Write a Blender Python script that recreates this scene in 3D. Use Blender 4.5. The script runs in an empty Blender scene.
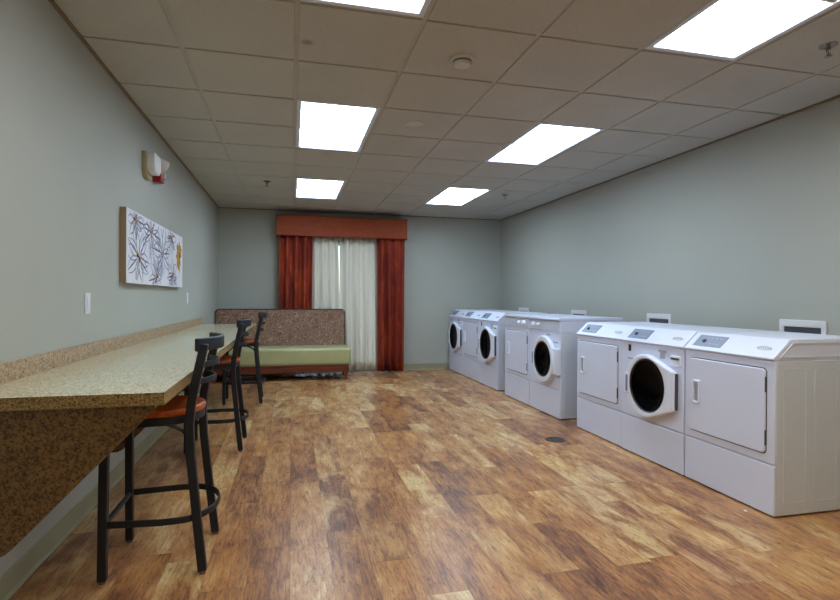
import bpy, bmesh, math, random
from mathutils import Vector, Matrix
random.seed(7)
SC = bpy.context.scene
COL = SC.collection
PI = math.pi

# ------------------------------------------------------------------ helpers
def srgb(r, g, b):
    def f(c):
        c /= 255.0
        return c / 12.92 if c <= .04045 else ((c + .055) / 1.055) ** 2.4
    return (f(r), f(g), f(b), 1)

def box(bm, x0, x1, y0, y1, z0, z1):
    v = [bm.verts.new(p) for p in ((x0,y0,z0),(x1,y0,z0),(x1,y1,z0),(x0,y1,z0),(x0,y0,z1),(x1,y0,z1),(x1,y1,z1),(x0,y1,z1))]
    for f in ((0,3,2,1),(4,5,6,7),(0,1,5,4),(1,2,6,5),(2,3,7,6),(3,0,4,7)):
        bm.faces.new([v[i] for i in f])
    return v

def prism(bm, pts, fn, d0, d1):
    """outline pts (a,b) pushed from d0 to d1; fn(a,b,d) -> xyz"""
    n = len(pts)
    A = [bm.verts.new(fn(a, b, d0)) for a, b in pts]
    B = [bm.verts.new(fn(a, b, d1)) for a, b in pts]
    fs = [bm.faces.new(A), bm.faces.new(B[::-1])]
    for i in range(n):
        j = (i + 1) % n
        fs.append(bm.faces.new((A[j], A[i], B[i], B[j])))
    bmesh.ops.recalc_face_normals(bm, faces=bm.faces[:])
XZ = lambda a, b, d: (a, d, b)
YZ = lambda a, b, d: (d, a, b)
XY = lambda a, b, d: (a, b, d)

def ring_prism(bm, outer, inner, fn, d0, d1):
    """frame between two outlines of equal length"""
    n = len(outer)
    L = [[bm.verts.new(fn(a, b, d)) for a, b in o] for o in (outer, inner) for d in (d0, d1)]
    oa, ob, ia, ib = L
    for i in range(n):
        j = (i + 1) % n
        bm.faces.new((oa[i], oa[j], ob[j], ob[i])); bm.faces.new((ia[j], ia[i], ib[i], ib[j]))
        bm.faces.new((oa[j], oa[i], ia[i], ia[j])); bm.faces.new((ob[i], ob[j], ib[j], ib[i]))
    bmesh.ops.recalc_face_normals(bm, faces=bm.faces[:])

def sweep(bm, pts, prof, closed=False, up=Vector((0,0,1)), caps=True):
    """sweep a 2D profile (list of (side,up)) along 3D points"""
    pts = [Vector(p) for p in pts]; n = len(pts); rings = []
    for i, p in enumerate(pts):
        a = pts[(i-1) % n] if (closed or i > 0) else p
        b = pts[(i+1) % n] if (closed or i < n-1) else p
        t = (b - a).normalized()
        u = up - t * up.dot(t)
        if u.length < 1e-4: u = Vector((1,0,0)) - t * t.x
        u.normalize(); s = t.cross(u).normalized()
        rings.append([bm.verts.new(p + s*q[0] + u*q[1]) for q in prof])
    m = len(prof)
    for i in range(n if closed else n-1):
        r0, r1 = rings[i], rings[(i+1) % n]
        for k in range(m):
            l = (k+1) % m
            bm.faces.new((r0[k], r0[l], r1[l], r1[k]))
    if caps and not closed:
        bm.faces.new(rings[0][::-1]); bm.faces.new(rings[-1])
    bmesh.ops.recalc_face_normals(bm, faces=bm.faces[:])

def circ(r, n=12): return [(r*math.cos(2*PI*i/n), r*math.sin(2*PI*i/n)) for i in range(n)]
def rect(w, h): return [(-w/2,-h/2),(w/2,-h/2),(w/2,h/2),(-w/2,h/2)]

def lathe(bm, prof, fn, n=32):
    """prof: list of (r,h); fn(a,b,h) -> xyz"""
    rings = []
    for r, h in prof:
        if r < 1e-5: rings.append([bm.verts.new(fn(0,0,h))])
        else: rings.append([bm.verts.new(fn(r*math.cos(2*PI*i/n), r*math.sin(2*PI*i/n), h)) for i in range(n)])
    for a, b in zip(rings, rings[1:]):
        for i in range(n):
            j = (i+1) % n
            if len(a) == 1 and len(b) == 1: continue
            if len(a) == 1: bm.faces.new((a[0], b[i], b[j]))
            elif len(b) == 1: bm.faces.new((a[i], a[j], b[0]))
            else: bm.faces.new((a[i], a[j], b[j], b[i]))
    bmesh.ops.recalc_face_normals(bm, faces=bm.faces[:])

def obj(name, bm, mat, parent=None, loc=(0,0,0), bevel=0, seg=2, smooth=False, label=None):
    me = bpy.data.meshes.new(name); bm.to_mesh(me); bm.free()
    o = bpy.data.objects.new(name, me); COL.objects.link(o)
    for m in (mat if isinstance(mat, (list, tuple)) else [mat]): me.materials.append(m)
    o.location = loc
    if parent: o.parent = parent
    if bevel:
        b = o.modifiers.new('bevel', 'BEVEL'); b.width = bevel; b.segments = seg; b.limit_method = 'ANGLE'; b.angle_limit = math.radians(32)
        b.harden_normals = False
    if smooth or bevel:
        for p in me.polygons: p.use_smooth = True
        if not smooth or smooth == 'auto':
            w = o.modifiers.new('wn', 'WEIGHTED_NORMAL'); w.keep_sharp = True
            me.set_sharp_from_angle(angle=math.radians(40))
    if label: o['label'] = label
    return o

def bmnew(): return bmesh.new()

def thing(name, label, cat, loc=(0,0,0), rotz=0, group=None):
    o = bpy.data.objects.new(name, None); COL.objects.link(o)
    o.empty_display_size = .1
    o.location = loc; o.rotation_euler = (0,0,rotz)
    tag(o, label, cat, group); return o
def tag(o, label, cat, group=None):
    o['label'] = label; o['category'] = cat
    if group: o['group'] = group
    return o
def struct(name, bm, mat, parent=None, **k):
    o = obj(name, bm, mat, parent, **k); o['kind'] = 'structure'; return o
def dup(root, loc, label, group=None, rotz=0):
    r = root.copy(); COL.objects.link(r); r.location = loc; r.rotation_euler = (0,0,rotz); r['label'] = label
    if group: r['group'] = group
    for ch in list(root.children):
        c = ch.copy(); COL.objects.link(c); c.parent = r
        for g in ch.children:
            d = g.copy(); COL.objects.link(d); d.parent = c
    return r

# ------------------------------------------------------------------ materials
class NT:
    def __init__(s, name):
        s.m = bpy.data.materials.new(name); s.m.use_nodes = True
        s.t = s.m.node_tree; s.b = s.t.nodes['Principled BSDF']
    def n(s, typ, **k):
        x = s.t.nodes.new(typ)
        for a, v in k.items():
            if a in x.inputs: x.inputs[a].default_value = v
            else: setattr(x, a, v)
        return x
    def l(s, a, b): s.t.links.new(a, b)
    def math(s, op, a, b=None):
        x = s.n('ShaderNodeMath', operation=op)
        for i, v in enumerate((a, b)):
            if v is None: continue
            if isinstance(v, (int, float)): x.inputs[i].default_value = v
            else: s.l(v, x.inputs[i])
        return x.outputs[0]
    def coord(s, which='Object'): return s.n('ShaderNodeTexCoord').outputs[which]
    def mapping(s, vec, scale=(1,1,1), loc=(0,0,0)):
        x = s.n('ShaderNodeMapping'); s.l(vec, x.inputs['Vector']); x.inputs['Scale'].default_value = scale; x.inputs['Location'].default_value = loc
        return x.outputs[0]
    def noise(s, vec, scale, detail=3, rough=.55, dist=0):
        x = s.n('ShaderNodeTexNoise'); s.l(vec, x.inputs['Vector'])
        x.inputs['Scale'].default_value = scale; x.inputs['Detail'].default_value = detail; x.inputs['Roughness'].default_value = rough; x.inputs['Distortion'].default_value = dist
        return x.outputs['Fac']
    def ramp(s, fac, stops, interp='LINEAR'):
        x = s.n('ShaderNodeValToRGB'); s.l(fac, x.inputs[0]); r = x.color_ramp; r.interpolation = interp
        while len(r.elements) < len(stops): r.elements.new(.5)
        for e, (p, c) in zip(r.elements, stops): e.position = p; e.color = c
        return x.outputs[0]
    def mix(s, fac, a, b, mode='MIX'):
        x = s.n('ShaderNodeMix', data_type='RGBA', blend_type=mode)
        for k, v in ((0, fac), (6, a), (7, b)):
            if isinstance(v, (int, float, tuple)): x.inputs[k].default_value = v
            else: s.l(v, x.inputs[k])
        return x.outputs[2]
    def bump(s, h, strength=.2, dist=.01):
        x = s.n('ShaderNodeBump'); s.l(h, x.inputs['Height']); x.inputs['Strength'].default_value = strength; x.inputs['Distance'].default_value = dist
        s.l(x.outputs[0], s.b.inputs['Normal'])
    def base(s, c): s.l(c, s.b.inputs['Base Color'])

def plain(name, col, rough=.5, metal=0, var=.06, scale=6, spec=.5, coat=0):
    """one colour with a faint procedural variation"""
    t = NT(name)
    f = t.noise(t.coord(), scale, 3)
    d = tuple(max(0, c*(1-var)) for c in col[:3]) + (1,); u = tuple(min(1, c*(1+var)) for c in col[:3]) + (1,)
    t.base(t.ramp(f, [(.3, d), (.7, u)]))
    t.b.inputs['Roughness'].default_value = rough; t.b.inputs['Metallic'].default_value = metal
    t.b.inputs['Specular IOR Level'].default_value = spec; t.b.inputs['Coat Weight'].default_value = coat
    return t.m

def wall_mat(name, col):
    t = NT(name); co = t.coord()
    f = t.noise(co, 1.3, 3)
    d = tuple(c*.96 for c in col[:3]) + (1,)
    t.base(t.ramp(f, [(.3, d), (.7, col)]))
    t.b.inputs['Roughness'].default_value = .6; t.b.inputs['Specular IOR Level'].default_value = .3
    t.bump(t.noise(co, 140, 2), .12, .004)
    return t.m

def floor_mat():
    t = NT('plank_vinyl'); co = t.coord()
    sp = t.n('ShaderNodeSeparateXYZ'); t.l(co, sp.inputs[0]); X, Y = sp.outputs[0], sp.outputs[1]
    W, L = .178, .92
    xs = t.math('DIVIDE', X, W); ci = t.math('FLOOR', xs)
    wn = t.n('ShaderNodeTexWhiteNoise', noise_dimensions='1D'); t.l(ci, wn.inputs['W'])
    ys = t.math('ADD', t.math('DIVIDE', Y, L), t.math('MULTIPLY', wn.outputs['Value'], 7.31)); ri = t.math('FLOOR', ys)
    cb = t.n('ShaderNodeCombineXYZ'); t.l(ci, cb.inputs[0]); t.l(ri, cb.inputs[1])
    w2 = t.n('ShaderNodeTexWhiteNoise', noise_dimensions='3D'); t.l(cb.outputs[0], w2.inputs['Vector'])
    rnd = w2.outputs['Value']
    # per-plank shifted coordinates so prints break at the joints
    off = t.n('ShaderNodeVectorMath', operation='SCALE'); t.l(w2.outputs['Color'], off.inputs[0]); off.inputs['Scale'].default_value = 40
    ad = t.n('ShaderNodeVectorMath', operation='ADD'); t.l(co, ad.inputs[0]); t.l(off.outputs[0], ad.inputs[1]); pc = ad.outputs[0]
    big = t.noise(t.mapping(pc, (9.0, 3.0, 1)), 1.0, 4, .6, .35)
    fine = t.noise(t.mapping(pc, (75, 8, 1)), 1.0, 5, .7, .8)
    wide = t.noise(t.mapping(co, (.9, .8, 1)), 1.0, 3, .5)
    v = t.math('ADD', t.math('MULTIPLY', big, .72), t.math('MULTIPLY', t.math('SUBTRACT', rnd, .5), .18))
    v = t.math('ADD', v, t.math('MULTIPLY', t.math('SUBTRACT', fine, .5), .70))
    v = t.math('ADD', v, t.math('MULTIPLY', t.math('SUBTRACT', wide, .5), .25))
    c = t.ramp(v, [(.08, srgb(88,56,46)), (.23, srgb(134,92,66)), (.36, srgb(172,122,78)), (.48, srgb(190,148,98)), (.62, srgb(216,194,148))])
    pale = t.ramp(w2.outputs['Color'], [(.62, (0,0,0,1)), (.78, (1,1,1,1))])
    pf = t.math('MULTIPLY', pale, t.ramp(big, [(.42, (0,0,0,1)), (.58, (1,1,1,1))]))
    c = t.mix(t.math('MULTIPLY', pf, .42), c, srgb(222,204,156))
    # second, hue: some planks greyer / redder
    hue = t.ramp(t.noise(t.mapping(pc, (3, 1.2, 1)), 1.0, 2), [(.35, (1.0,.92,.80,1)), (.5, (1,1,1,1)), (.66, (1.0,.98,1.06,1))])
    c = t.mix(1.0, c, hue, 'MULTIPLY')
    # cracks in the print
    cr = t.noise(t.mapping(pc, (52, 11, 1)), 1.0, 5, .7, 1.8)
    crk = t.ramp(cr, [(.36, (.38,.29,.26,1)), (.45, (1,1,1,1))])
    c = t.mix(.75, c, crk, 'MULTIPLY')
    # joints
    fx = t.math('FRACT', xs); fy = t.math('FRACT', ys)
    ex = t.math('MULTIPLY', t.math('MINIMUM', fx, t.math('SUBTRACT', 1, fx)), W)
    ey = t.math('MULTIPLY', t.math('MINIMUM', fy, t.math('SUBTRACT', 1, fy)), L)
    e = t.math('MINIMUM', ex, ey)
    j = t.ramp(e, [(.0, (.55,.5,.45,1)), (.0022, (1,1,1,1))])
    c = t.mix(.6, c, j, 'MULTIPLY')
    t.base(c)
    t.l(t.ramp(fine, [(.3, (.36,)*3+(1,)), (.7, (.26,)*3+(1,))]), t.b.inputs['Roughness'])
    t.b.inputs['Specular IOR Level'].default_value = .42
    t.bump(t.math('ADD', t.math('MULTIPLY', fine, .5), t.math('MULTIPLY', cr, .4)), .12, .003)
    return t.m

def granite_mat(name, cols, rough, scale=1.0):
    t = NT(name); co = t.coord()
    a = t.noise(co, 95*scale, 3, .6); b = t.noise(co, 28*scale, 3, .6)
    v = t.math('ADD', t.math('MULTIPLY', a, .75), t.math('MULTIPLY', b, .25))
    t.base(t.ramp(v, [(.36, cols[0]), (.44, cols[1]), (.50, cols[2]), (.58, cols[3])]))
    t.b.inputs['Roughness'].default_value = rough
    return t.m

def tile_mat():
    t = NT('ceiling_tile'); co = t.coord()
    f = t.noise(co, 160, 2, .7); g = t.noise(co, 2.0, 2)
    c = t.ramp(g, [(.3, srgb(184,184,178)), (.7, srgb(190,190,184))])
    c = t.mix(1.0, c, t.ramp(f, [(.34, (.8,.8,.8,1)), (.46, (1,1,1,1))]), 'MULTIPLY')
    # the old round water mark on one tile
    d = t.n('ShaderNodeVectorMath', operation='DISTANCE'); t.l(co, d.inputs[0]); d.inputs[1].default_value = (.075, 2.86, 2.559)
    c = t.mix(1.0, c, t.ramp(d.outputs['Value'], [(.018, (.62,.6,.58,1)), (.04, (1,1,1,1))]), 'MULTIPLY')
    t.base(c); t.b.inputs['Roughness'].default_value = .9; t.b.inputs['Specular IOR Level'].default_value = .1
    t.bump(f, .25, .004)
    return t.m

def fabric(name, stops, scale=(30,30,3), rough=.75, nscale=1.0, sheen=.2, weave=260):
    t = NT(name); co = t.coord()
    f = t.noise(t.mapping(co, scale), nscale, 4, .6, .4)
    t.base(t.ramp(f, stops)); t.b.inputs['Roughness'].default_value = rough
    t.b.inputs['Sheen Weight'].default_value = sheen
    t.bump(t.noise(co, weave, 2), .2, .002)
    return t.m

def swirl_mat():
    t = NT('swirl_fabric'); co = t.coord()
    w = t.noise(t.mapping(co, (1,1,1)), 12, 1, .4, 1.0)
    s = t.math('SINE', t.math('MULTIPLY', w, 42))
    c = t.ramp(s, [(.35, srgb(116,84,68)), (.75, srgb(160,130,108))])
    t.base(c); t.b.inputs['Roughness'].default_value = .75; t.b.inputs['Sheen Weight'].default_value = .15
    t.bump(t.noise(co, 250, 2), .2, .002)
    return t.m

def emit(name, col, strength):
    t = NT(name); t.b.inputs['Base Color'].default_value = (.8,.8,.8,1)
    t.b.inputs['Emission Color'].default_value = col; t.b.inputs['Emission Strength'].default_value = strength
    t.b.inputs['Roughness'].default_value = .4
    return t.m

M = {}
M['wall'] = wall_mat('wall_paint', srgb(174,176,168))
M['floor'] = floor_mat()
M['tile'] = tile_mat()
M['grid'] = plain('grid_metal', srgb(176,174,166), .5)
M['angle'] = plain('angle_metal', srgb(120,104,80), .5)
M['base'] = plain('cove_base', srgb(152,148,120), .45)
M['white'] = plain('white_enamel', srgb(220,226,248), .28, var=.012, scale=2)
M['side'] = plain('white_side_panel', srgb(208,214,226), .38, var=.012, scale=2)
M['ring'] = plain('white_plastic', srgb(228,233,250), .3, var=.01)
M['gray'] = plain('grey_console', srgb(122,134,160), .35, var=.04)
M['bluegray'] = plain('silver_console', srgb(196,203,220), .35, var=.03)
M['dgray'] = plain('dark_grey_plastic', srgb(70,72,80), .45)
M['mgray'] = plain('mid_grey_print', srgb(164,166,176), .5)
M['dark'] = plain('black_plastic', srgb(16,16,18), .4)
M['glass'] = plain('dark_door_glass', srgb(5,6,9), .09, var=.3, scale=3, spec=.05)
M['drum'] = plain('steel_drum', srgb(120,124,130), .28, metal=1)
M['black'] = plain('black_metal', srgb(15,20,30), .5, var=.1)
M['foot'] = plain('grey_glide', srgb(96,96,96), .5)
M['counter'] = granite_mat('speckled_laminate_top', (srgb(146,124,90), srgb(188,174,138), srgb(212,206,176), srgb(222,217,192)), .12, 1.7)
M['edge'] = granite_mat('speckled_laminate_edge', (srgb(44,28,14), srgb(104,80,44), srgb(142,116,70), srgb(164,140,92)), .35, 1.5)
M['gable'] = granite_mat('speckled_laminate_support', (srgb(46,28,16), srgb(78,56,30), srgb(106,78,42), srgb(122,94,54)), .4, 1.3)
M['splash'] = granite_mat('speckled_laminate_splash', (srgb(88,58,46), srgb(144,114,88), srgb(174,150,120), srgb(192,172,142)), .28, 1.4)
M['seatwood'] = fabric('orange_wood', [(.3, srgb(140,54,14)), (.7, srgb(206,98,34))], (30,3,30), .3, 1, 0, 60)
M['redwood'] = fabric('cherry_wood', [(.3, srgb(88,36,24)), (.7, srgb(126,58,38))], (3,30,30), .4, 1, 0, 60)
M['vinyl'] = plain('green_vinyl', srgb(172,172,126), .3, var=.05, scale=4)
M['swirl'] = swirl_mat()
M['piping'] = plain('brown_piping', srgb(60,38,32), .6)
M['drape'] = fabric('rust_drape', [(.28, srgb(98,24,10)), (.5, srgb(134,38,16)), (.76, srgb(176,76,26))], (6,6,2.6), .7, 1.0, 0)
M['valance'] = fabric('rust_valance', [(.3, srgb(136,52,18)), (.7, srgb(156,70,26))], (14,14,30), .7, 1.0, 0)
M['cream'] = fabric('cream_drape', [(.3, srgb(224,221,208)), (.7, srgb(229,226,213))], (8,8,2), .75, 1.0, .1)
M['chrome'] = plain('chrome', srgb(150,150,150), .18, metal=1)
M['detector'] = plain('off_white_plastic', srgb(196,192,182), .45)
M['plate'] = plain('wall_plate_plastic', srgb(226,226,230), .35, var=.01)
M['tan'] = plain('tan_plastic', srgb(158,144,106), .5)
M['redplastic'] = plain('red_plastic', srgb(150,16,30), .3)
M['clear'] = plain('lamp_lens', srgb(200,205,205), .15)
M['canvas'] = plain('canvas_white', srgb(222,222,230), .7, var=.03, scale=14)
M['canvasedge'] = plain('canvas_edge', srgb(150,126,96), .7)
M['ink'] = plain('grey_blue_paint', srgb(150,154,180), .7, var=.3, scale=20)
M['ink2'] = plain('dark_paint', srgb(104,102,122), .7)
M['orange'] = plain('ochre_paint', srgb(190,142,60), .7, var=.25, scale=60)
M['purple'] = plain('plum_paint', srgb(96,42,60), .7)
M['drain'] = plain('drain_metal', srgb(104,98,90), .4, metal=.8)
M['alu'] = plain('white_door_frame', srgb(214,214,210), .4)
M['patio'] = plain('patio_concrete', srgb(170,168,160), .85, var=.12, scale=9)
M['lightframe'] = plain('light_frame_enamel', srgb(216,228,246), .35)
M['lamp'] = emit('lit_diffuser', (.70,.86,1.0,1), 15.0)
M['lampnear'] = emit('lit_diffuser_neutral', (.86,.91,.93,1), 14)
M['fillwarm'] = emit('added_diffuser_warm', (1.0,.86,.52,1), 9.5)  # warm fill, only for the added panels behind the camera
g = NT('pane_glass'); g.b.inputs['Transmission Weight'].default_value = 1; g.b.inputs['Roughness'].default_value = 0; g.b.inputs['IOR'].default_value = 1.1; M['pane'] = g.m

# ------------------------------------------------------------------ room shell
XL, XR, YB, YF, H = -1.09, 3.53, 8.46, -1.75, 2.561
DX0, DX1, DZ = .02, 1.62, 2.08          # sliding door opening
b = bmnew(); box(b, XL-.12, XR+.12, YF-.12, YB+.12, -.12, 0); struct('floor', b, M['floor'])
b = bmnew(); box(b, XL-.12, XL, YF-.12, YB+.12, 0, 2.75); struct('wall_left', b, M['wall'])
b = bmnew(); box(b, XR, XR+.12, YF-.12, YB+.12, 0, 2.75); struct('wall_right', b, M['wall'])
b = bmnew(); box(b, XL, XR, YF-.12, YF, 0, 2.75); struct('wall_front', b, M['wall'])
b = bmnew()
box(b, XL, DX0, YB, YB+.12, 0, 2.75); box(b, DX1, XR, YB, YB+.12, 0, 2.75); box(b, DX0, DX1, YB, YB+.12, DZ, 2.75)
struct('wall_back', b, M['wall'])

# ceiling tiles and grid
S, GX, GY = .6096, .0197, 3.095
lights = []           # (col, row) of the first of two cells, row+1 second
for i in (0, 3):
    for j in (-7, -3, 1, 5): lights.append((i, j))  # rearmost row is unseen, added to brighten the near end of the room
lit = {(i, j+k) for i, j in lights for k in (0, 1)}
b = bmnew(); gap = .011
for i in range(-2, 6):
    for j in range(-8, 9):
        if (i, j) in lit: continue
        x0, x1 = max(GX+S*i+gap, XL+.012), min(GX+S*(i+1)-gap, XR-.012)
        y0, y1 = max(GY+S*j+gap, YF), min(GY+S*(j+1)-gap, YB-.012)
        if x1-x0 > .02 and y1-y0 > .02: box(b, x0, x1, y0, y1, H-.003, H+.02)
ceil_o = struct('ceiling', b, M['tile'], bevel=.003, seg=1)
b = bmnew()
for i in range(-1, 6): box(b, GX+S*i-.013, GX+S*i+.013, YF, YB, H+.004, H+.03)
for j in range(-7, 9): box(b, XL, XR, GY+S*j-.013, GY+S*j+.013, H+.005, H+.029)
o = struct('ceiling_grid', b, M['grid'], ceil_o)
b = bmnew(); box(b, XL-.12, XR+.12, YF-.12, YB+.12, 2.75, 2.85); struct('roof_slab', b, M['grid'])
for n, (a0, a1, c0, c1) in enumerate(((XL, XL+.018, YF, YB), (XR-.018, XR, YF, YB), (XL+.018, XR-.018, YB-.018, YB))):
    b = bmnew(); box(b, a0, a1, c0, c1, H-.014, H+.03); struct('trim_%d' % (n+1), b, M['angle'])
# cove base
def cove(name, fn, d0, d1):
    b = bmnew(); pr = [(0,0),(.016,0),(.010,.006),(.006,.016),(.005,.094),(.003,.10),(0,.10)]
    prism(b, pr, fn, d0, d1); struct(name, b, M['base'])
cove('baseboard_left', lambda a, z, d: (XL+a, d, z), YF, YB)
cove('baseboard_right', lambda a, z, d: (XR-a, d, z), YF, YB)
cove('baseboard_back', lambda a, z, d: (d, YB-a, z), DX1+.12, XR)
b = bmnew(); prism(b, [(0,0),(.012,0),(.005,.012),(.004,.10),(0,.10)], lambda a, z, d: (d, YB-a, z), XL, DX0-.12); struct('baseboard_window', b, M['base']).name = 'baseboard_back_left'

# sliding glass door behind the drapes
b = bmnew()
for x in (DX0, (DX0+DX1)/2-.03, DX1-.06): box(b, x, x+.06, YB+.03, YB+.09, .06, DZ-.05)
box(b, DX0, DX1, YB+.03, YB+.09, 0, .06); box(b, DX0, DX1, YB+.03, YB+.09, DZ-.05, DZ)
door = struct('door_1', b, M['alu'], bevel=.003)
for x0, x1 in ((DX0+.06, (DX0+DX1)/2-.03), ((DX0+DX1)/2+.03, DX1-.06)):
    b = bmnew(); box(b, x0, x1, YB+.055, YB+.063, .06, DZ-.05); o = struct('glass_pane', b, M['pane'], door)
b = bmnew(); box(b, -3, 6, YB+.12, YB+6, -.12, -.02); struct('patio', b, M['patio'])

# ceiling lights
def light(i, j, mat, label):
    t = thing('ceiling_light', label, 'light', (GX+S*(i+.5), GY+S*(j+1), H), 0, 'lit ceiling light panels')
    w, l = S/2-.013, S-.013
    b = bmnew()
    o4 = [(-w,-l),(w,-l),(w,l),(-w,l)]; i4 = [(-w+.03,-l+.03),(w-.03,-l+.03),(w-.03,l-.03),(-w+.03,l-.03)]
    ring_prism(b, o4, i4, XY, -.002, .03)
    obj('frame', b, M['lightframe'], t, bevel=.004)
    b = bmnew(); box(b, -w+.002, w-.002, -l+.002, l-.002, .03, .12); obj('housing', b, M['lightframe'], t)
    b = bmnew(); box(b, -w+.03, w-.03, -l+.03, l-.03, .025, .029); obj('diffuser', b, mat, t)
LL = {(0,-3): 'lit ceiling panel cut by the top photo edge, above the counter side', (0,1): 'nearest whole lit ceiling panel over the middle left of the room',
      (0,5): 'small far lit ceiling panel just before the rust valance, left row', (3,-3): 'largest lit ceiling panel at the upper right, above the near dryer',
      (3,1): 'middle lit ceiling panel of the right row, over the open floor', (3,5): 'farthest lit ceiling panel of the right row, near the back wall',
      (0,-7): 'added unseen lit panel behind the camera on the counter side', (3,-7): 'added unseen lit panel behind the camera on the laundry side'}
for i, j in lights: light(i, j, {-7: M['fillwarm'], -3: M['lampnear']}.get(j, M['lamp']), LL[(i, j)])

# ------------------------------------------------------------------ ceiling fittings
t = thing('smoke_detector', 'round off-white smoke detector on a ceiling tile', 'smoke detector', (.935, 2.83, H-.003))
up = lambda a, c, h: (a, c, h)
b = bmnew(); lathe(b, [(0,0),(.068,0),(.068,-.012),(.062,-.018),(0,-.018)], up); obj('base', b, M['detector'], t, smooth='auto')
b = bmnew(); lathe(b, [(.052,-.018),(.050,-.03),(.044,-.042),(.02,-.048),(0,-.048)], up); obj('cap', b, M['detector'], t, smooth='auto')
b = bmnew(); lathe(b, [(.0535,-.020),(.0535,-.027),(.049,-.027),(.049,-.02)], up); obj('vent_slot', b, M['dgray'], t)
b = bmnew(); lathe(b, [(0,0),(.076,0),(.076,-.006),(.068,-.010),(.066,-.007),(.03,-.008),(0,-.008)], up)
tag(obj('ceiling_cover_plate', b, M['detector'], None, (.93, 3.99, H+.001), smooth='auto'), 'flat round off-white cover plate on a ceiling tile', 'cover plate')
def sprinkler(x, y, label):
    t = thing('sprinkler_head', label, 'sprinkler', (x, y, H-.003), 0, 'ceiling sprinklers')
    b = bmnew(); lathe(b, [(0,0),(.042,0),(.040,-.006),(.022,-.012),(.014,-.012),(0,-.012)], up, 24); obj('escutcheon', b, M['chrome'], t, smooth='auto')
    b = bmnew(); lathe(b, [(.011,-.010),(.011,-.030),(.007,-.032),(0,-.032)], up, 16)
    for s in (-1, 1): sweep(b, [(s*.009,0,-.028),(s*.013,0,-.04),(s*.010,0,-.052),(0,0,-.058)], circ(.0025, 6), up=Vector((0,1,0)))
    obj('frame', b, M['chrome'], t, smooth='auto')
    b = bmnew(); lathe(b, [(0,-.057),(.017,-.058),(.018,-.060),(0,-.061)], up, 20); obj('deflector', b, M['chrome'], t)
    b = bmnew(); lathe(b, [(0,-.031),(.003,-.033),(.003,-.054),(0,-.056)], up, 10); obj('bulb', b, M['redplastic'], t, label='red glass bulb')
sprinkler(2.775, 2.19, 'chrome sprinkler head at the far right, beside the largest light panel')
sprinkler(2.713, 6.386, 'tiny sprinkler head on the far ceiling, right of the farthest light panel')
sprinkler(-.287, 6.396, 'tiny sprinkler head on the far ceiling, left of the small far light panel')

# ------------------------------------------------------------------ counter
CZ, CY0, CY1, CX = .857, 2.0, 6.93, -.435
t = thing('counter', 'long speckled laminate bar counter along the left wall', 'counter', (XL+.001, CY0, 0))
L = CY1-CY0; D = CX-XL
b = bmnew(); box(b, 0, D-.003, .003, L-.003, CZ-.012, CZ); obj('countertop', b, M['counter'], t, bevel=.002, seg=1)
b = bmnew(); box(b, 0, D, 0, L, CZ-.045, CZ-.0125); box(b, D-.003, D, 0, L, CZ-.0125, CZ-.001); box(b, 0, D, 0, .003, CZ-.0125, CZ-.001)
obj('edge_band', b, M['edge'], t, label='darker brown speckled edge')
b = bmnew(); box(b, 0, .018, 0, L, CZ, CZ+.078); obj('backsplash', b, M['splash'], t, bevel=.002, seg=1)
prof = [(0,CZ-.045),(D-.035,CZ-.045),(D-.035,CZ-.06),(.183,.343),(.165,.327),(.14,.317),(0,.317)]
for k in range(4):
    y = (.02, 1.25, 3.2, 4.84)[k]
    b = bmnew(); prism(b, prof, XZ, y, y+.045); s = obj('bracket', b, M['gable'], t)
    b = bmnew(); box(b, 0, .03, y+.045, y+.09, .36, CZ-.045); obj('cleat', b, M['gable'], s)

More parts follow.
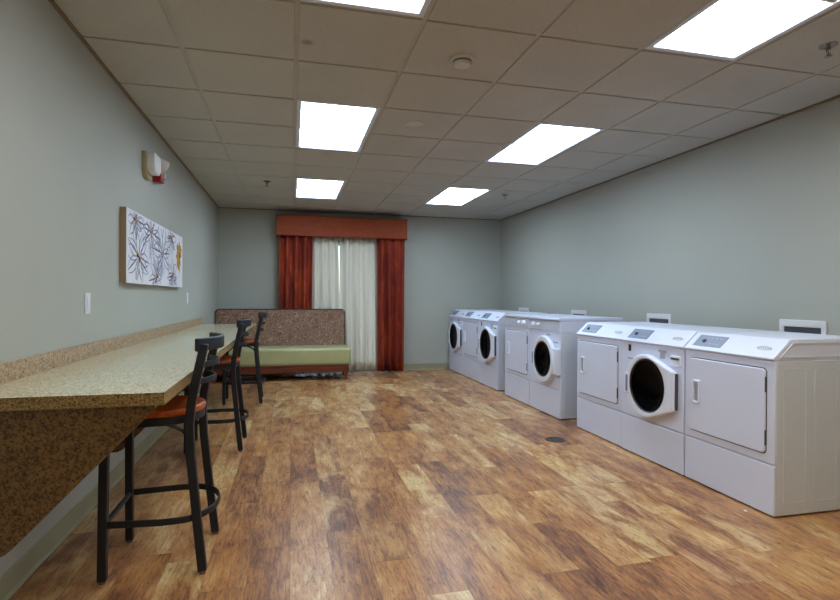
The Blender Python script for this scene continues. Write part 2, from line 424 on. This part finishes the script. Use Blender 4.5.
# ------------------------------------------------------------------ bar stools
def make_stool(label):
    t = thing('bar_stool', label, 'bar stool', (0,0,0), 0, 'ladder back stools at the counter')
    SZ = .655; t.scale.z = 1.026
    q = rect(.030, .030)
    for s in (-1, 1):
        b = bmnew(); sweep(b, [(-.195, s*.19, .012), (-.195, s*.184, .25), (-.194, s*.172, .56), (-.192, s*.168, SZ)], rect(.034,.034), up=Vector((0,1,0)))
        lg = obj('front_leg', b, M['black'], t, bevel=.004)
        b = bmnew(); lathe(b, [(0,0),(.013,0),(.014,.012),(0,.012)], lambda a, c, h: (a-.195, c+s*.19, h), 12); obj('glide', b, M['foot'], lg)
        b = bmnew(); sweep(b, [(.195, s*.195, .012), (.168, s*.186, .25), (.142, s*.176, .50), (.136, s*.174, .62), (.142, s*.174, .70), (.158, s*.176, .79), (.180, s*.178, .89), (.196, s*.180, .965)], rect(.036,.034), up=Vector((0,1,0)))
        lg = obj('rear_leg', b, M['black'], t, bevel=.004)
        b = bmnew(); lathe(b, [(0,0),(.013,0),(.014,.012),(0,.012)], lambda a, c, h: (a+.195, c+s*.195, h), 12); obj('glide', b, M['foot'], lg)
    # seat : flat front, round rear
    def outline(r):
        p = [(-.19-r, -.17), (-.17-r, -.19-r), (-.02, -.195-r)]
        for i in range(1, 16):
            a = -PI/2 + PI*i/16
            p.append((-.01 + (.185+r)*math.cos(a), (.195+r)*math.sin(a)))
        p += [(-.02, .195+r), (-.17-r, .19+r), (-.19-r, .17)]
        return p
    b = bmnew(); prism(b, outline(0), XY, SZ+.004, SZ+.034); obj('seat', b, M['seatwood'], t, bevel=.010, seg=3, label='orange stained wooden seat')
    b = bmnew(); ring_prism(b, outline(-.004), outline(-.035), XY, SZ-.03, SZ+.004); obj('seat_frame', b, M['black'], t, bevel=.002)
    # arched braces under the seat on both sides and at the front
    b = bmnew()
    for s in (-1, 1):
        pts = [(-.194 + .33*i/12, s*.172, .565 + .075*math.sin(PI*i/12)**.6) for i in range(13)]
        sweep(b, pts, circ(.007, 8), up=Vector((0,1,0)))
    sweep(b, [(-.194, -.17+.34*i/12, .565 + .075*math.sin(PI*i/12)**.6) for i in range(13)], circ(.007, 8), up=Vector((1,0,0)))
    obj('arched_brace', b, M['black'], t, smooth='auto')
    # foot ring : straight rails, round at the rear
    FZ = .235; pts = [(-.19, -.19, FZ), (.03, -.212, FZ), (.09, -.208, FZ)]
    for i in range(1, 14):
        a = -PI/2 + PI*i/14; pts.append((.09 + .145*math.cos(a), .208*math.sin(a), FZ))
    pts += [(.09, .208, FZ), (.03, .212, FZ), (-.19, .19, FZ)]
    b = bmnew(); sweep(b, pts, rect(.010, .028)); obj('foot_ring', b, M['black'], t, bevel=.003, smooth='auto')
    b = bmnew(); sweep(b, [(-.19,-.19,FZ),(-.19,.19,FZ)], circ(.011, 10)); obj('front_rail', b, M['black'], t, smooth='auto')
    def bow(z, x0, deep, half):
        return [(x0 + deep*(math.cos(PI/2*(i/8-1))-0) , half*(i/8-1), z) for i in range(17)]
    # top rail, wide and bowed, clipped in front of the posts
    b = bmnew(); sweep(b, bow(.962, .166, .080, .208), rect(.018, .056)); obj('top_rail', b, M['black'], t, bevel=.006, smooth='auto')
    for z, x0 in ((.872, .160), (.80, .145)):
        b = bmnew(); sweep(b, bow(z, x0, .07, .178), rect(.012, .026)); obj('ladder_slat', b, M['black'], t, bevel=.003, smooth='auto')
    return t
st = make_stool('nearest black metal ladder-back stool with orange wooden seat at counter')
st.location = (-.562, 2.605, 0)
dup(st, (-.571, 4.44, 0), 'second black ladder-back stool, between the nearest stool and the farthest')
dup(st, (-.525, 6.27, 0), 'farthest black ladder-back stool, standing in front of the green bench', rotz=.03)

# ------------------------------------------------------------------ bench
t = thing('bench', 'upholstered bench with green seat and brown swirl back under the window drapes', 'bench', (0, 0, 0)); t.scale.z = 1.03
BX0, BX1, BY = -1.075, .82, 7.60
b = bmnew()
def rrect(x0, x1, z0, z1, r, n=6):
    p = [(x0, z0), (x1, z0)]
    for i in range(n+1): a = PI/2*i/n; p.append((x1-r+r*math.cos(a), z1-r+r*math.sin(a)))
    for i in range(n+1): a = PI/2+PI/2*i/n; p.append((x0+r+r*math.cos(a), z1-r+r*math.sin(a)))
    return p
tilt = lambda a, z, d: (a, d + (z-.40)*.10, z)
prism(b, rrect(BX0, BX1-.02, .40, .985, .06), tilt, 8.02, 8.11); obj('backrest', b, M['swirl'], t, bevel=.02, seg=3, label='brown swirl patterned back')
b = bmnew(); rr = rrect(BX0, BX1-.02, .44, .985, .06)[1:]
sweep(b, [tilt(x, z, 8.018) for x, z in rr], circ(.006, 8), up=Vector((0,1,0))); obj('piping', b, M['piping'], t, smooth='auto')
b = bmnew(); box(b, BX0, BX1+.03, BY, 8.14, .212, .458)
for e in list(b.edges): pass
o = obj('seat_cushion', b, M['vinyl'], t, bevel=.045, seg=5, label='olive green vinyl seat')
b = bmnew(); box(b, BX0+.01, BX1, BY+.03, 8.14, .115, .215); obj('base_rail', b, M['redwood'], t, bevel=.004)
for x in (BX0+.05, BX1-.035):
    for y in (BY+.06, 8.08):
        b = bmnew(); sweep(b, [(x,y,0),(x,y,.12)], rect(.055,.055), up=Vector((0,1,0)))
        for v in b.verts:
            if v.co.z < .01: v.co.x = x + (v.co.x-x)*.62; v.co.y = y + (v.co.y-y)*.62
        obj('leg', b, M['redwood'], t, bevel=.003)

# ------------------------------------------------------------------ drapes
def drape(name, x0t, x1t, x0b, x1b, zt, zb, y, amp, n, mat, label, cat, seed, group=None):
    rnd = random.Random(seed); ph = rnd.random()*6; N = n*14; R = 14
    b = bmnew(); rows = []
    jit = [rnd.uniform(.75, 1.25) for _ in range(n+2)]
    for r in range(R+1):
        f = r/R; z = zt + (zb-zt)*f; row = []
        for i in range(N+1):
            u = i/N; x = (x0t+(x0b-x0t)*f)*(1-u) + (x1t+(x1b-x1t)*f)*u
            k = u*n; a = amp*jit[int(k)]*(.75+.35*f)
            s = math.sin(2*PI*k+ph + .35*math.sin(2.1*f+int(k)*1.7))
            yy = y - a*(abs(s)**.75)*(1 if s > 0 else -1) + .3*amp*math.sin(5.3*u*n+1.7*f)
            x += .25*amp*math.cos(2*PI*k+ph)*f
            row.append(b.verts.new((x, yy, z)))
        rows.append(row)
    for a, c in zip(rows, rows[1:]):
        for i in range(N): b.faces.new((a[i], a[i+1], c[i+1], c[i]))
    bmesh.ops.recalc_face_normals(b, faces=b.faces[:])
    o = obj(name, b, mat, None, smooth=True)
    s = o.modifiers.new('thick', 'SOLIDIFY'); s.thickness = .005
    tag(o, label, cat, group); return o
drape('curtain', -.185, .315, -.19, .30, 2.20, .03, 8.262, .036, 4, M['drape'], 'rust red curtain panel hanging behind the bench, left of the cream curtains', 'curtain', 3)
drape('curtain', 1.325, 1.775, 1.36, 1.78, 2.20, .02, 8.262, .036, 4, M['drape'], 'rust red curtain panel reaching the floor, right of the cream curtains', 'curtain', 5)
drape('curtain', .27, .715, .27, .775, 2.20, .045, 8.378, .036, 4, M['cream'], 'cream curtain panel beside the left rust curtain, partly behind the bench', 'curtain', 11)
drape('curtain', .735, 1.47, .765, 1.49, 2.20, .04, 8.378, .036, 5, M['cream'], 'cream curtain panel reaching the floor beside the right rust curtain', 'curtain', 12)
t = thing('valance', 'boxed rust fabric valance above the curtains', 'valance', (0,0,0))
b = bmnew(); VX0, VX1, VY0, VZ0, VZ1 = -.225, 1.800, 8.19, 2.136, 2.445
box(b, VX0, VX1, VY0, VY0+.02, VZ0, VZ1); box(b, VX0, VX0+.02, VY0+.02, YB, VZ0, VZ1); box(b, VX1-.02, VX1, VY0+.02, YB, VZ0, VZ1); box(b, VX0+.02, VX1-.02, VY0+.02, YB, VZ1-.02, VZ1)
obj('fascia', b, M['valance'], t, bevel=.004)
for z in (VZ0+.004, VZ1-.004):
    b = bmnew(); sweep(b, [(VX0-.003, YB-.01, z), (VX0-.003, VY0-.003, z), (VX1+.003, VY0-.003, z), (VX1+.003, YB-.01, z)], circ(.008, 8)); obj('cord_trim', b, M['drape'], t, smooth='auto')

# ------------------------------------------------------------------ left wall : picture, plates, emergency light
t = thing('wall_art', 'wide white canvas painting of loose grey flowers on the left wall', 'painting', (XL, 3.77, 1.283))
AL, AH, AT = 1.80, .495, .042
b = bmnew(); box(b, .002, AT-.002, 0, AL, 0, AH); obj('canvas_side', b, M['canvasedge'], t, label='tan canvas sides')
b = bmnew(); box(b, AT-.002, AT, .0, AL, 0, AH); obj('canvas_front', b, M['canvas'], t)
rnd = random.Random(21)
def stroke(b, p, q, w, bend):
    (y0, z0), (y1, z1) = p, q; dy, dz = y1-y0, z1-z0; ln = math.hypot(dy, dz) or 1
    ny, nz = -dz/ln, dy/ln; pl, pr = [], []
    for i in range(9):
        f = i/8; c = math.sin(PI*f); y = y0+dy*f+ny*bend*c; z = z0+dz*f+nz*bend*c; ww = w*(.15+c)*.5
        if not (.005 < y < AL-.005 and .005 < z < AH-.005): 
            if len(pl) > 1: break
            pl, pr = [], []; continue
        pl.append((y+ny*ww, z+nz*ww)); pr.append((y-ny*ww, z-nz*ww))
    if len(pl) < 2: return
    L_ = [b.verts.new((AT+.0006+lift[0]*.00004, *a)) for a in pl]; R_ = [b.verts.new((AT+.0006+lift[0]*.00004, *a)) for a in pr]
    for i in range(len(L_)-1): b.faces.new((L_[i], L_[i+1], R_[i+1], R_[i]))
lift = [0]
PAINT = [M['ink'], M['ink2'], M['orange'], M['purple']]
def painted(name, strokes):
    b = bmnew(); mi = []
    for p, q, w_, bend, m in strokes:
        lift[0] = (lift[0]+1) % 40; n0 = len(b.faces)
        stroke(b, p, q, w_, bend); mi += [m]*(len(b.faces)-n0)
    for f, m in zip(b.faces, mi): f.material_index = m
    bmesh.ops.recalc_face_normals(b, faces=b.faces[:])
    obj(name, b, PAINT, t)
for (fy, fz, r) in ((.28,.19,.24), (.20,.44,.18), (.62,.40,.22), (.98,.27,.25), (1.30,.42,.16), (.78,.06,.18), (1.36,.10,.18)):
    S_ = []; m = 10
    for k in range(m):
        a = 2*PI*k/m + rnd.uniform(-.2,.2); rr_ = r*rnd.uniform(.75,1.1)
        tip = (fy+rr_*math.cos(a)*1.25, fz+rr_*math.sin(a))
        for s_ in (-1, 1): S_.append(((fy, fz), tip, .010, s_*rr_*.2, 0 if rnd.random() < .75 else 1))
        if rnd.random() < .5: S_.append(((fy+.1*(tip[0]-fy), fz+.1*(tip[1]-fz)), tip, .012, 0, 1))
    for k in range(7):
        a = rnd.uniform(0, 6.28); S_.append(((fy, fz), (fy+.06*math.cos(a), fz+.05*math.sin(a)), .018, .004, 2 if k % 3 else 3))
    painted('painted_flower', S_)
for k in range(14):
    y = rnd.uniform(.1, 1.45); z = rnd.uniform(.02, .36); painted('painted_sprig', [((y, z), (y+rnd.uniform(-.1,.1), z+rnd.uniform(.06,.16)), .008, rnd.uniform(-.03,.03), 0)])
S_ = []
for k in range(40):
    a = rnd.uniform(0, 6.28); rr_ = rnd.uniform(.08,.18); S_.append(((1.63, .29), (1.63+rr_*math.cos(a)*.8, .29+rr_*math.sin(a)), .045, rnd.uniform(-.02,.02), 2))
S_ += [((1.63, .29), (1.63+.05*math.cos(k), .29+.05*math.sin(k)), .02, 0, 3) for k in range(5)]
painted('painted_flower', S_)

def plate(y, z, label):
    t = thing('wall_plate', label, 'wall plate', (XL, y, z), 0, 'plates on the left wall')
    b = bmnew(); box(b, 0, .006, -.037, .037, -.058, .058); obj('cover', b, M['plate'], t, bevel=.003)
    b = bmnew(); box(b, .006, .009, -.017, .017, -.034, .034); obj('insert', b, M['ring'], t, bevel=.0015)
plate(3.22, 1.153, 'white wall plate below left of the painting')
plate(6.05, 1.18, 'small white wall plate past the far end of the painting')

t = thing('emergency_light', 'white emergency light box high on the left wall', 'emergency light', (XL-.002, 4.38, 2.19))
b = bmnew(); prism(b, [(-.10,-.04),(-.06,-.10),(.06,-.10),(.10,-.04),(.10,.095),(-.10,.095)], YZ, 0, .034); obj('back_box', b, M['tan'], t, bevel=.006, label='tan back box')
b = bmnew(); prism(b, [(-.09,-.02),(-.055,-.06),(.06,-.06),(.095,-.02),(.095,.088),(-.09,.088)], YZ, .03, .095); obj('body', b, M['plate'], t, bevel=.012)
ax = Vector((.55, .70, -.45)).normalized(); ux = ax.cross(Vector((0,0,1))).normalized(); uy = ax.cross(ux)
hc = Vector((.075, .17, .055))
hd = lambda a, c, h: tuple(hc + ux*a + uy*c + ax*h)
b = bmnew(); lathe(b, [(0,-.05),(.03,-.05),(.05,-.01),(.058,.03),(.054,.034)], hd, 20); s = obj('lamp_head', b, M['detector'], t, smooth='auto')
b = bmnew(); lathe(b, [(.053,.033),(.03,.04),(0,.042)], hd, 20); obj('lens', b, M['clear'], s, smooth='auto')
b = bmnew(); sweep(b, [(.06,.08,.05),(.066,.12,.052)], circ(.014,10)); obj('swivel', b, M['plate'], s, smooth='auto')
t = thing('alarm_strobe', 'red fire alarm strobe beside the emergency light on the left wall', 'alarm', (XL-.002, 4.63, 2.16))
b = bmnew(); box(b, 0, .075, -.045, .045, -.045, .04); obj('body', b, M['redplastic'], t, bevel=.014, seg=3)
b = bmnew(); box(b, .07, .092, .0, .04, -.01, .034); obj('strobe_lens', b, M['clear'], t, bevel=.006, label='clear strobe lens')

# ------------------------------------------------------------------ laundry machines
W = .686; HW = W/2-.003; DP = .70; F = 2.572
def dryer_outline(y0, y1, z0, z1, r=.022, n=4):
    p = []
    for cy, cz, a0 in ((y0+r, z0+r, PI), (y1-r, z0+r, 1.5*PI), (y1-r, z1-r, 0), (y0+r, z1-r, .5*PI)):
        for i in range(n+1): a = a0+PI/2*i/n; p.append((cy+r*math.cos(a), cz+r*math.sin(a)))
    return p
SL0, SL1 = Vector((-.004, .864)), Vector((.098, .955))       # slope of the console in x,z
SD = (SL1-SL0); SN = Vector((-SD.y, SD.x)).normalized()
def on_slope(y, s, h=0):
    p = SL0+SD*s+SN*h; return (p.x, y, p.y)

MZ = 1.022
def cabinet(t):
    t.scale.z = MZ
    b = bmnew(); box(b, .012, DP, -HW, HW, .009, .842); s = obj('cabinet', b, M['side'], t, bevel=.004)
    for sd in (-1, 1):                            # embossed lines pressed into both side panels
        b = bmnew()
        for x0, x1 in ((.06,.215), (.27,.43), (.48,.65)):
            o_ = dryer_outline(x0, x1, .07, .80, .02); i_ = dryer_outline(x0+.006, x1-.006, .076, .794, .016)
            ring_prism(b, o_, i_, XZ, sd*(HW-.001), sd*(HW+.0022))
        prism(b, dryer_outline(.02, DP-.01, .03, .835, .02), XZ, sd*(HW-.002), sd*(HW+.0006)); obj('side_panel', b, M['side'], s)
    for x in (.06, DP-.06):
        for y in (-HW+.05, HW-.05): b = bmnew(); lathe(b, [(0,0),(.02,0),(.02,.007),(.010,.008),(.010,.012),(0,.012)], lambda a, c, h, x=x, y=y: (x+a, y+c, h), 14); obj('levelling_foot', b, M['dark'], t)
    b = bmnew(); box(b, 0, .014, -HW, HW, .007, .277); obj('toe_panel', b, M['white'], t, bevel=.006, seg=3)
    b = bmnew(); box(b, 0, .014, -HW, HW, .283, .842); obj('front_panel', b, M['white'], t, bevel=.006, seg=3)

def slope_console(t):
    pr = [(0,.842),(-.012,.848),(-.014,.858),(SL0.x,SL0.y),(SL1.x,SL1.y),(.112,.960),(DP,.960),(DP,.842)]
    b = bmnew(); prism(b, pr, XZ, -HW, HW); s = obj('console', b, M['white'], t, bevel=.007, seg=3)
    for sd in (-1, 1):
        b = bmnew()
        o_ = [(.03,.860),(.118,.940),(DP-.02,.940),(DP-.02,.860)]; i_ = [(.042,.865),(.121,.935),(DP-.025,.935),(DP-.025,.865)]
        ring_prism(b, o_, i_, XZ, sd*(HW-.001), sd*(HW+.004)); obj('end_cap_rib', b, M['side'], s)
    # control overlay towards the far end of the slope
    q = dryer_outline(.055, .285, .18, .80, .05)
    q = [(y, s_) for y, s_ in dryer_outline(.055, .285, .13, .83, .012)]
    b = bmnew(); prism(b, q, lambda y, s_, d: on_slope(y, s_, d), -.001, .003); c = obj('control_overlay', b, M['gray'], t, label='blue-grey control overlay')
    b = bmnew(); lathe(b, [(.014,.003),(.013,.011),(0,.012)], lambda a, y, h: on_slope(.215+y, .45+a/.138, h), 16); obj('start_button', b, M['dark'], c)
    for y, z in [(.09+.036*k, .64) for k in range(5)] + [(.085+.03*k, .28) for k in range(3)]:
        b = bmnew(); prism(b, [(y,z),(y+.018,z),(y+.018,z+.06),(y,z+.06)], on_slope, .0025, .0036); obj('indicator_light', b, M['mgray'], c)
    # small oval maker's badge with an unreadable line of script
    b = bmnew()
    o_ = [(-.235+.05*math.cos(2*PI*i/20), .42+.11*math.sin(2*PI*i/20)) for i in range(20)]
    i_ = [(-.235+.046*math.cos(2*PI*i/20), .42+.085*math.sin(2*PI*i/20)) for i in range(20)]
    ring_prism(b, o_, i_, on_slope, 0, .0015)
    pts = [(-.235+.044-.088*i/16, .42+.05*math.sin(i*2.3)) for i in range(17)]
    for (a, c1), (d, e) in zip(pts, pts[1:]): prism(b, [(a,c1-.02),(d,e-.02),(d,e+.03),(a,c1+.03)], on_slope, 0, .0012)
    obj('badge', b, M['mgray'], t)

def panel_door(t, y0, y1, z0, z1):
    """square dryer door: thin dark gap, raised panel, recessed handle, two hinges"""
    b = bmnew(); ring_prism(b, dryer_outline(y0-.006, y1+.006, z0-.006, z1+.006, .026), dryer_outline(y0+.004, y1-.004, z0+.004, z1-.004, .02), YZ, -.0008, .002); obj('door_gap', b, M['dgray'], t)
    b = bmnew(); prism(b, dryer_outline(y0, y1, z0, z1), YZ, -.012, .004); d = obj('door', b, M['white'], t, bevel=.005, seg=3)
    hy, hz = y1-.075, (z0+z1)/2+.02
    b = bmnew(); ring_prism(b, dryer_outline(hy-.03, hy+.03, hz-.075, hz+.075, .012), dryer_outline(hy-.02, hy+.02, hz-.06, hz+.06, .008), YZ, -.024, -.010); obj('handle', b, M['ring'], d, bevel=.003)
    b = bmnew(); prism(b, dryer_outline(hy-.021, hy+.021, hz-.061, hz+.061, .008), YZ, -.014, -.0115); obj('handle_recess', b, M['mgray'], d)
    for z in (z0+.085, z1-.085):
        b = bmnew(); box(b, -.010, -.002, y0-.006, y0+.003, z-.042, z+.042); obj('hinge', b, M['dgray'], d, bevel=.003)

def make_dryer(label, group):
    t = thing('clothes_dryer', label, 'dryer', (0,0,0), 0, group)
    cabinet(t); slope_console(t)
    panel_door(t, -HW+.055, HW-.045, .335, .795)
    return t

def wash_door(t, cy, cz, R, r, tipw, tip0, tip1, hinge=True, teardrop=True):
    """porthole door: ring, hinge block, dark glass bowl, handle"""
    n = 48; pts = []; gy, gz = (cy-.024, cz+.006) if teardrop else (cy, cz)
    if teardrop:
        # hull of the circle and the hinge edge (hinge at -y)
        ty = cy-tipw; P1 = (ty, cz+tip1); P0 = (ty, cz-tip0)
        def tang(px, pz, sgn):
            dx, dz = px-cy, pz-cz; d = math.hypot(dx, dz); return math.atan2(dz, dx) + sgn*math.acos(R/d)
        a1, a0 = tang(*P1, -1), tang(*P0, 1)
        while a0 > a1: a0 -= 2*PI
        m = n-6; SUB = 6
        arc = [a1 + (a0-a1)*i/(m-1) for i in range(m)]
        pts = [(cy+R*math.cos(a), cz+R*math.sin(a)) for a in arc]
        ext = [(ty, P0[1]), (ty, P0[1]+(P1[1]-P0[1])*.2), (ty, P0[1]+(P1[1]-P0[1])*.4), (ty, P0[1]+(P1[1]-P0[1])*.6), (ty, P0[1]+(P1[1]-P0[1])*.8), (ty, P1[1])]
        lp = lambda p, q: [(p[0]+(q[0]-p[0])*i/SUB, p[1]+(q[1]-p[1])*i/SUB) for i in range(1, SUB)]
        pts = pts + lp(pts[-1], ext[0]) + ext + lp(ext[-1], pts[0])
        inn = []
        for (y, z) in pts:
            a = math.atan2(z-gz, y-gy); inn.append((gy+r*math.cos(a), gz+r*math.sin(a)))
    else:
        pts = [(cy+R*math.cos(-2*PI*i/n), cz+R*math.sin(-2*PI*i/n)) for i in range(n)]
        inn = [(gy+r*math.cos(-2*PI*i/n), gz+r*math.sin(-2*PI*i/n)) for i in range(n)]
    b = bmnew(); ring_prism(b, pts, inn, YZ, -.052, -.004); d = obj('door', b, M['ring'], t, bevel=.014, seg=4)
    fn = lambda a, c, h: (h, gy+a, gz+c)
    b = bmnew(); lathe(b, [(r+.010,-.034),(r,-.040),(r*.93,-.034),(r*.8,-.018),(r*.5,-.009),(0,-.006)], fn, 40); obj('glass', b, M['glass'], d, smooth='auto', label='dark porthole glass')
    b = bmnew(); lathe(b, [(r+.003,-.050),(r+.003,-.044),(r-.006,-.038),(r-.008,-.042),(r-.001,-.049)], fn, 40); obj('gasket', b, M['dark'], d, smooth='auto')
    b = bmnew()                                   # handle pocket on the far side of the ring
    hy = cy+R-.034
    prism(b, dryer_outline(hy-.020, hy+.028, cz-.085, cz+.075, .012), YZ, -.058, -.03); obj('handle', b, M['ring'], d, bevel=.006)
    b = bmnew(); prism(b, dryer_outline(hy-.014, hy+.010, cz-.068, cz+.058, .008), YZ, -.0595, -.057); obj('handle_grip', b, M['gray'], d)
    b = bmnew()
    hy = cy-tipw
    if teardrop:
        box(b, -.026, -.002, hy-.004, hy+.004, cz-tip0+.012, cz+tip1-.012)
    else: box(b, -.040, -.002, hy-.002, cy-R+.045, cz-tip0, cz+tip1)
    obj('hinge', b, M['dgray'] if teardrop else M['ring'], d, bevel=.003)

def washer_front(t):
    wash_door(t, .006, .545, .228, .190, .292, .130, .138)
    b = bmnew(); box(b, -.002, .002, .225, .255, .775, .825); obj('square_decal', b, M['dark'], t, label='small black square decal')
    b = bmnew(); box(b, -.0015, .002, .20, .265, .716, .724); obj('script_decal', b, M['gray'], t)
    b = bmnew(); box(b, -.0015, .002, -.170, -.09, .800, .815); box(b, -.0012, .002, -.155, -.105, .755, .801); obj('notice_decal', b, M['mgray'], t)
    b = bmnew(); prism(b, dryer_outline(-.315, -.215, .715, .79, .014), YZ, -.010, .002); s = obj('dispenser_drawer', b, M['ring'], t, bevel=.005)
    b = bmnew(); box(b, -.0115, -.008, -.305, -.225, .762, .776); obj('finger_slot', b, M['dgray'], s)

def make_washer(label, group):
    t = thing('washing_machine', label, 'washer', (0,0,0), 0, group)
    cabinet(t); slope_console(t); washer_front(t)
    return t

KZ = .902
def flat_console(t, knobs):
    b = bmnew(); prism(b, [(0,.842),(-.006,.846),(-.002,.948),(.01,.954),(DP,.954),(DP,.842)], XZ, -HW, HW); s = obj('console', b, M['white'], t, bevel=.004)
    b = bmnew(); prism(b, [(-.020,.958),(-.020,.977),(-.012,.985),(DP,.985),(DP,.955),(-.014,.955)], XZ, -HW-.002, HW+.002); obj('top_panel', b, M['white'], t, bevel=.004)
    b = bmnew(); prism(b, [(-HW+.008,.850),(HW-.008,.850),(HW-.008,.948),(-HW+.008,.948)], YZ, -.0085, -.001); c = obj('control_panel', b, M['bluegray'], t, label='silver-blue control panel')
    for y, r in knobs:
        b = bmnew(); lathe(b, [(r*1.25,-.009),(r*1.25,-.013),(r,-.014),(r*.9,-.034),(r*.8,-.037),(0,-.037)], lambda a, q, h, y=y: (h, y+a, KZ+q), 20)
        box(b, -.042, -.034, y-.004, y+.004, KZ-r*.8, KZ+r*.8)
        obj('knob', b, M['ring'], c, smooth='auto')

def make_flat_dryer(label, group):
    t = thing('clothes_dryer', label, 'dryer', (0,0,0), 0, group)
    cabinet(t); flat_console(t, ((-.10,.018), (-.225,.028)))
    panel_door(t, -HW+.05, HW-.055, .335, .80); return t
def make_flat_washer(label, group):
    t = thing('washing_machine', label, 'washer', (0,0,0), 0, group)
    cabinet(t); flat_console(t, ((.225,.024), (.11,.016)))
    wash_door(t, -.048, .56, .236, .178, .30, .125, .125, teardrop=False)
    b = bmnew(); box(b, -.0015, .002, -.13, -.05, .80, .818); obj('notice_decal', b, M['mgray'], t)
    b = bmnew(); box(b, -.0015, .002, -.30, -.20, .735, .748); obj('notice_decal', b, M['mgray'], t)
    return t

GA, GB, GC = 'near group of laundry machines', 'middle pair of laundry machines', 'far group of laundry machines'
W = .690; Y1 = 2.297
d1 = make_dryer('nearest white dryer at the right photo edge, its side panel showing', GA); d1.location = (F, Y1+W/2, 0); d1.rotation_euler.z = -.012
w1 = make_washer('white front-loading washer between the two nearest dryers', GA); w1.location = (F+.003, Y1+1.5*W, 0)
dup(d1, (F+.012, Y1+2.5*W, 0), 'white sloped-top dryer at the left end of the near group, beside its washer')
W = .688; Y2 = 4.65
make_flat_washer('flat-topped white washer with round porthole in the middle pair, nearer one', GB).location = (F, Y2+W/2, 0)
make_flat_dryer('flat-topped white dryer with knobs in the middle pair, farther one', GB).location = (F, Y2+1.5*W, 0)
W = .71; Y3 = 6.275
dup(w1, (F+.012, Y3+W/2, 0), 'white front-loading washer at the near end of the far group', GC)
dup(d1, (F+.012, Y3+1.5*W, 0), 'white dryer between the two washers of the far group', GC)
dup(w1, (F+.012, Y3+2.5*W, 0), 'farthest white front-loading washer, beside the back wall', GC)

for o in [x for x in COL.objects if x.get('group') == GC]: o.scale = (1, 1.025, 1.052)

# recessed supply boxes on the wall behind the machines
def supply_box(y, label):
    t = thing('outlet_box', label, 'outlet box', (XR, y, .955), 0, 'white supply boxes behind the machines')
    o_ = dryer_outline(-.175, .175, -.10, .10, .006); i_ = dryer_outline(-.14, .14, -.075, .05, .004)
    b = bmnew(); ring_prism(b, o_, i_, YZ, -.012, 0); obj('frame', b, M['plate'], t, bevel=.003)
    b = bmnew(); box(b, -.004, 0, -.145, .145, -.08, .06); obj('recess', b, M['dgray'], t)
    for s in (-1, 1):
        b = bmnew(); lathe(b, [(0,-.012),(.014,-.012),(.014,-.05),(.010,-.052),(0,-.052)], lambda a, c, h, s=s: (h*.0-.006+a*.4, s*.07+c, -.03+h*.6), 12); obj('valve', b, M['drain'], t)
supply_box(2.95, 'white supply box on the wall behind the nearest dryer')
supply_box(4.44, 'white supply box on the wall behind the far end of the near group')
supply_box(5.92, 'white supply box on the wall behind the middle pair, nearer of two')
supply_box(7.53, 'white supply box on the wall behind the far machine group')

# ------------------------------------------------------------------ small floor things
t = thing('floor_drain', 'round metal drain in the floor before the middle pair of machines', 'drain', (2.18, 4.02, 0))
b = bmnew(); lathe(b, [(.085,0),(.085,.003),(.07,.0035),(.07,0)], up, 32); obj('rim', b, M['drain'], t)
b = bmnew(); lathe(b, [(0,.001),(.07,.001)], up, 32); obj('sump', b, M['dgray'], t)
b = bmnew()
for k in range(-4, 5):
    h = math.sqrt(.07**2-(k*.015)**2); box(b, k*.015-.003, k*.015+.003, -h, h, .001, .003)
obj('grate', b, M['drain'], t)
b = bmnew(); lathe(b, [(0,0),(.009,.001),(.007,.006),(0,.008)], up, 8)
tag(obj('lint_scrap', b, M['ring'], None, (2.50, 2.42, 0), smooth='auto'), 'tiny white scrap on the floor before the nearest dryer', 'scrap')

# ------------------------------------------------------------------ world and camera
w = bpy.data.worlds.new('world'); SC.world = w; w.use_nodes = True
nt = w.node_tree; bg = nt.nodes['Background']
sky = nt.nodes.new('ShaderNodeTexSky'); sky.sky_type = 'NISHITA'; sky.sun_elevation = math.radians(35); sky.sun_rotation = math.radians(200); sky.sun_disc = False
nt.links.new(sky.outputs[0], bg.inputs[0]); bg.inputs[1].default_value = .5

cam = bpy.data.cameras.new('camera'); co = bpy.data.objects.new('camera', cam); COL.objects.link(co); SC.camera = co
cam.sensor_width = 36; cam.lens = 521.9/840*36; cam.clip_start = .05
yaw, pitch, roll = .24155, -2.0/521.9, .0063
co.matrix_world = Matrix.Translation((0, 0, 1.195)) @ Matrix.Rotation(-yaw, 4, 'Z') @ Matrix.Rotation(PI/2+pitch, 4, 'X') @ Matrix.Rotation(roll, 4, 'Z')
vs = SC.view_settings; vs.view_transform = 'Standard'; vs.look = 'None'; vs.gamma = 1; vs.use_curve_mapping = False; vs.exposure = 0.0
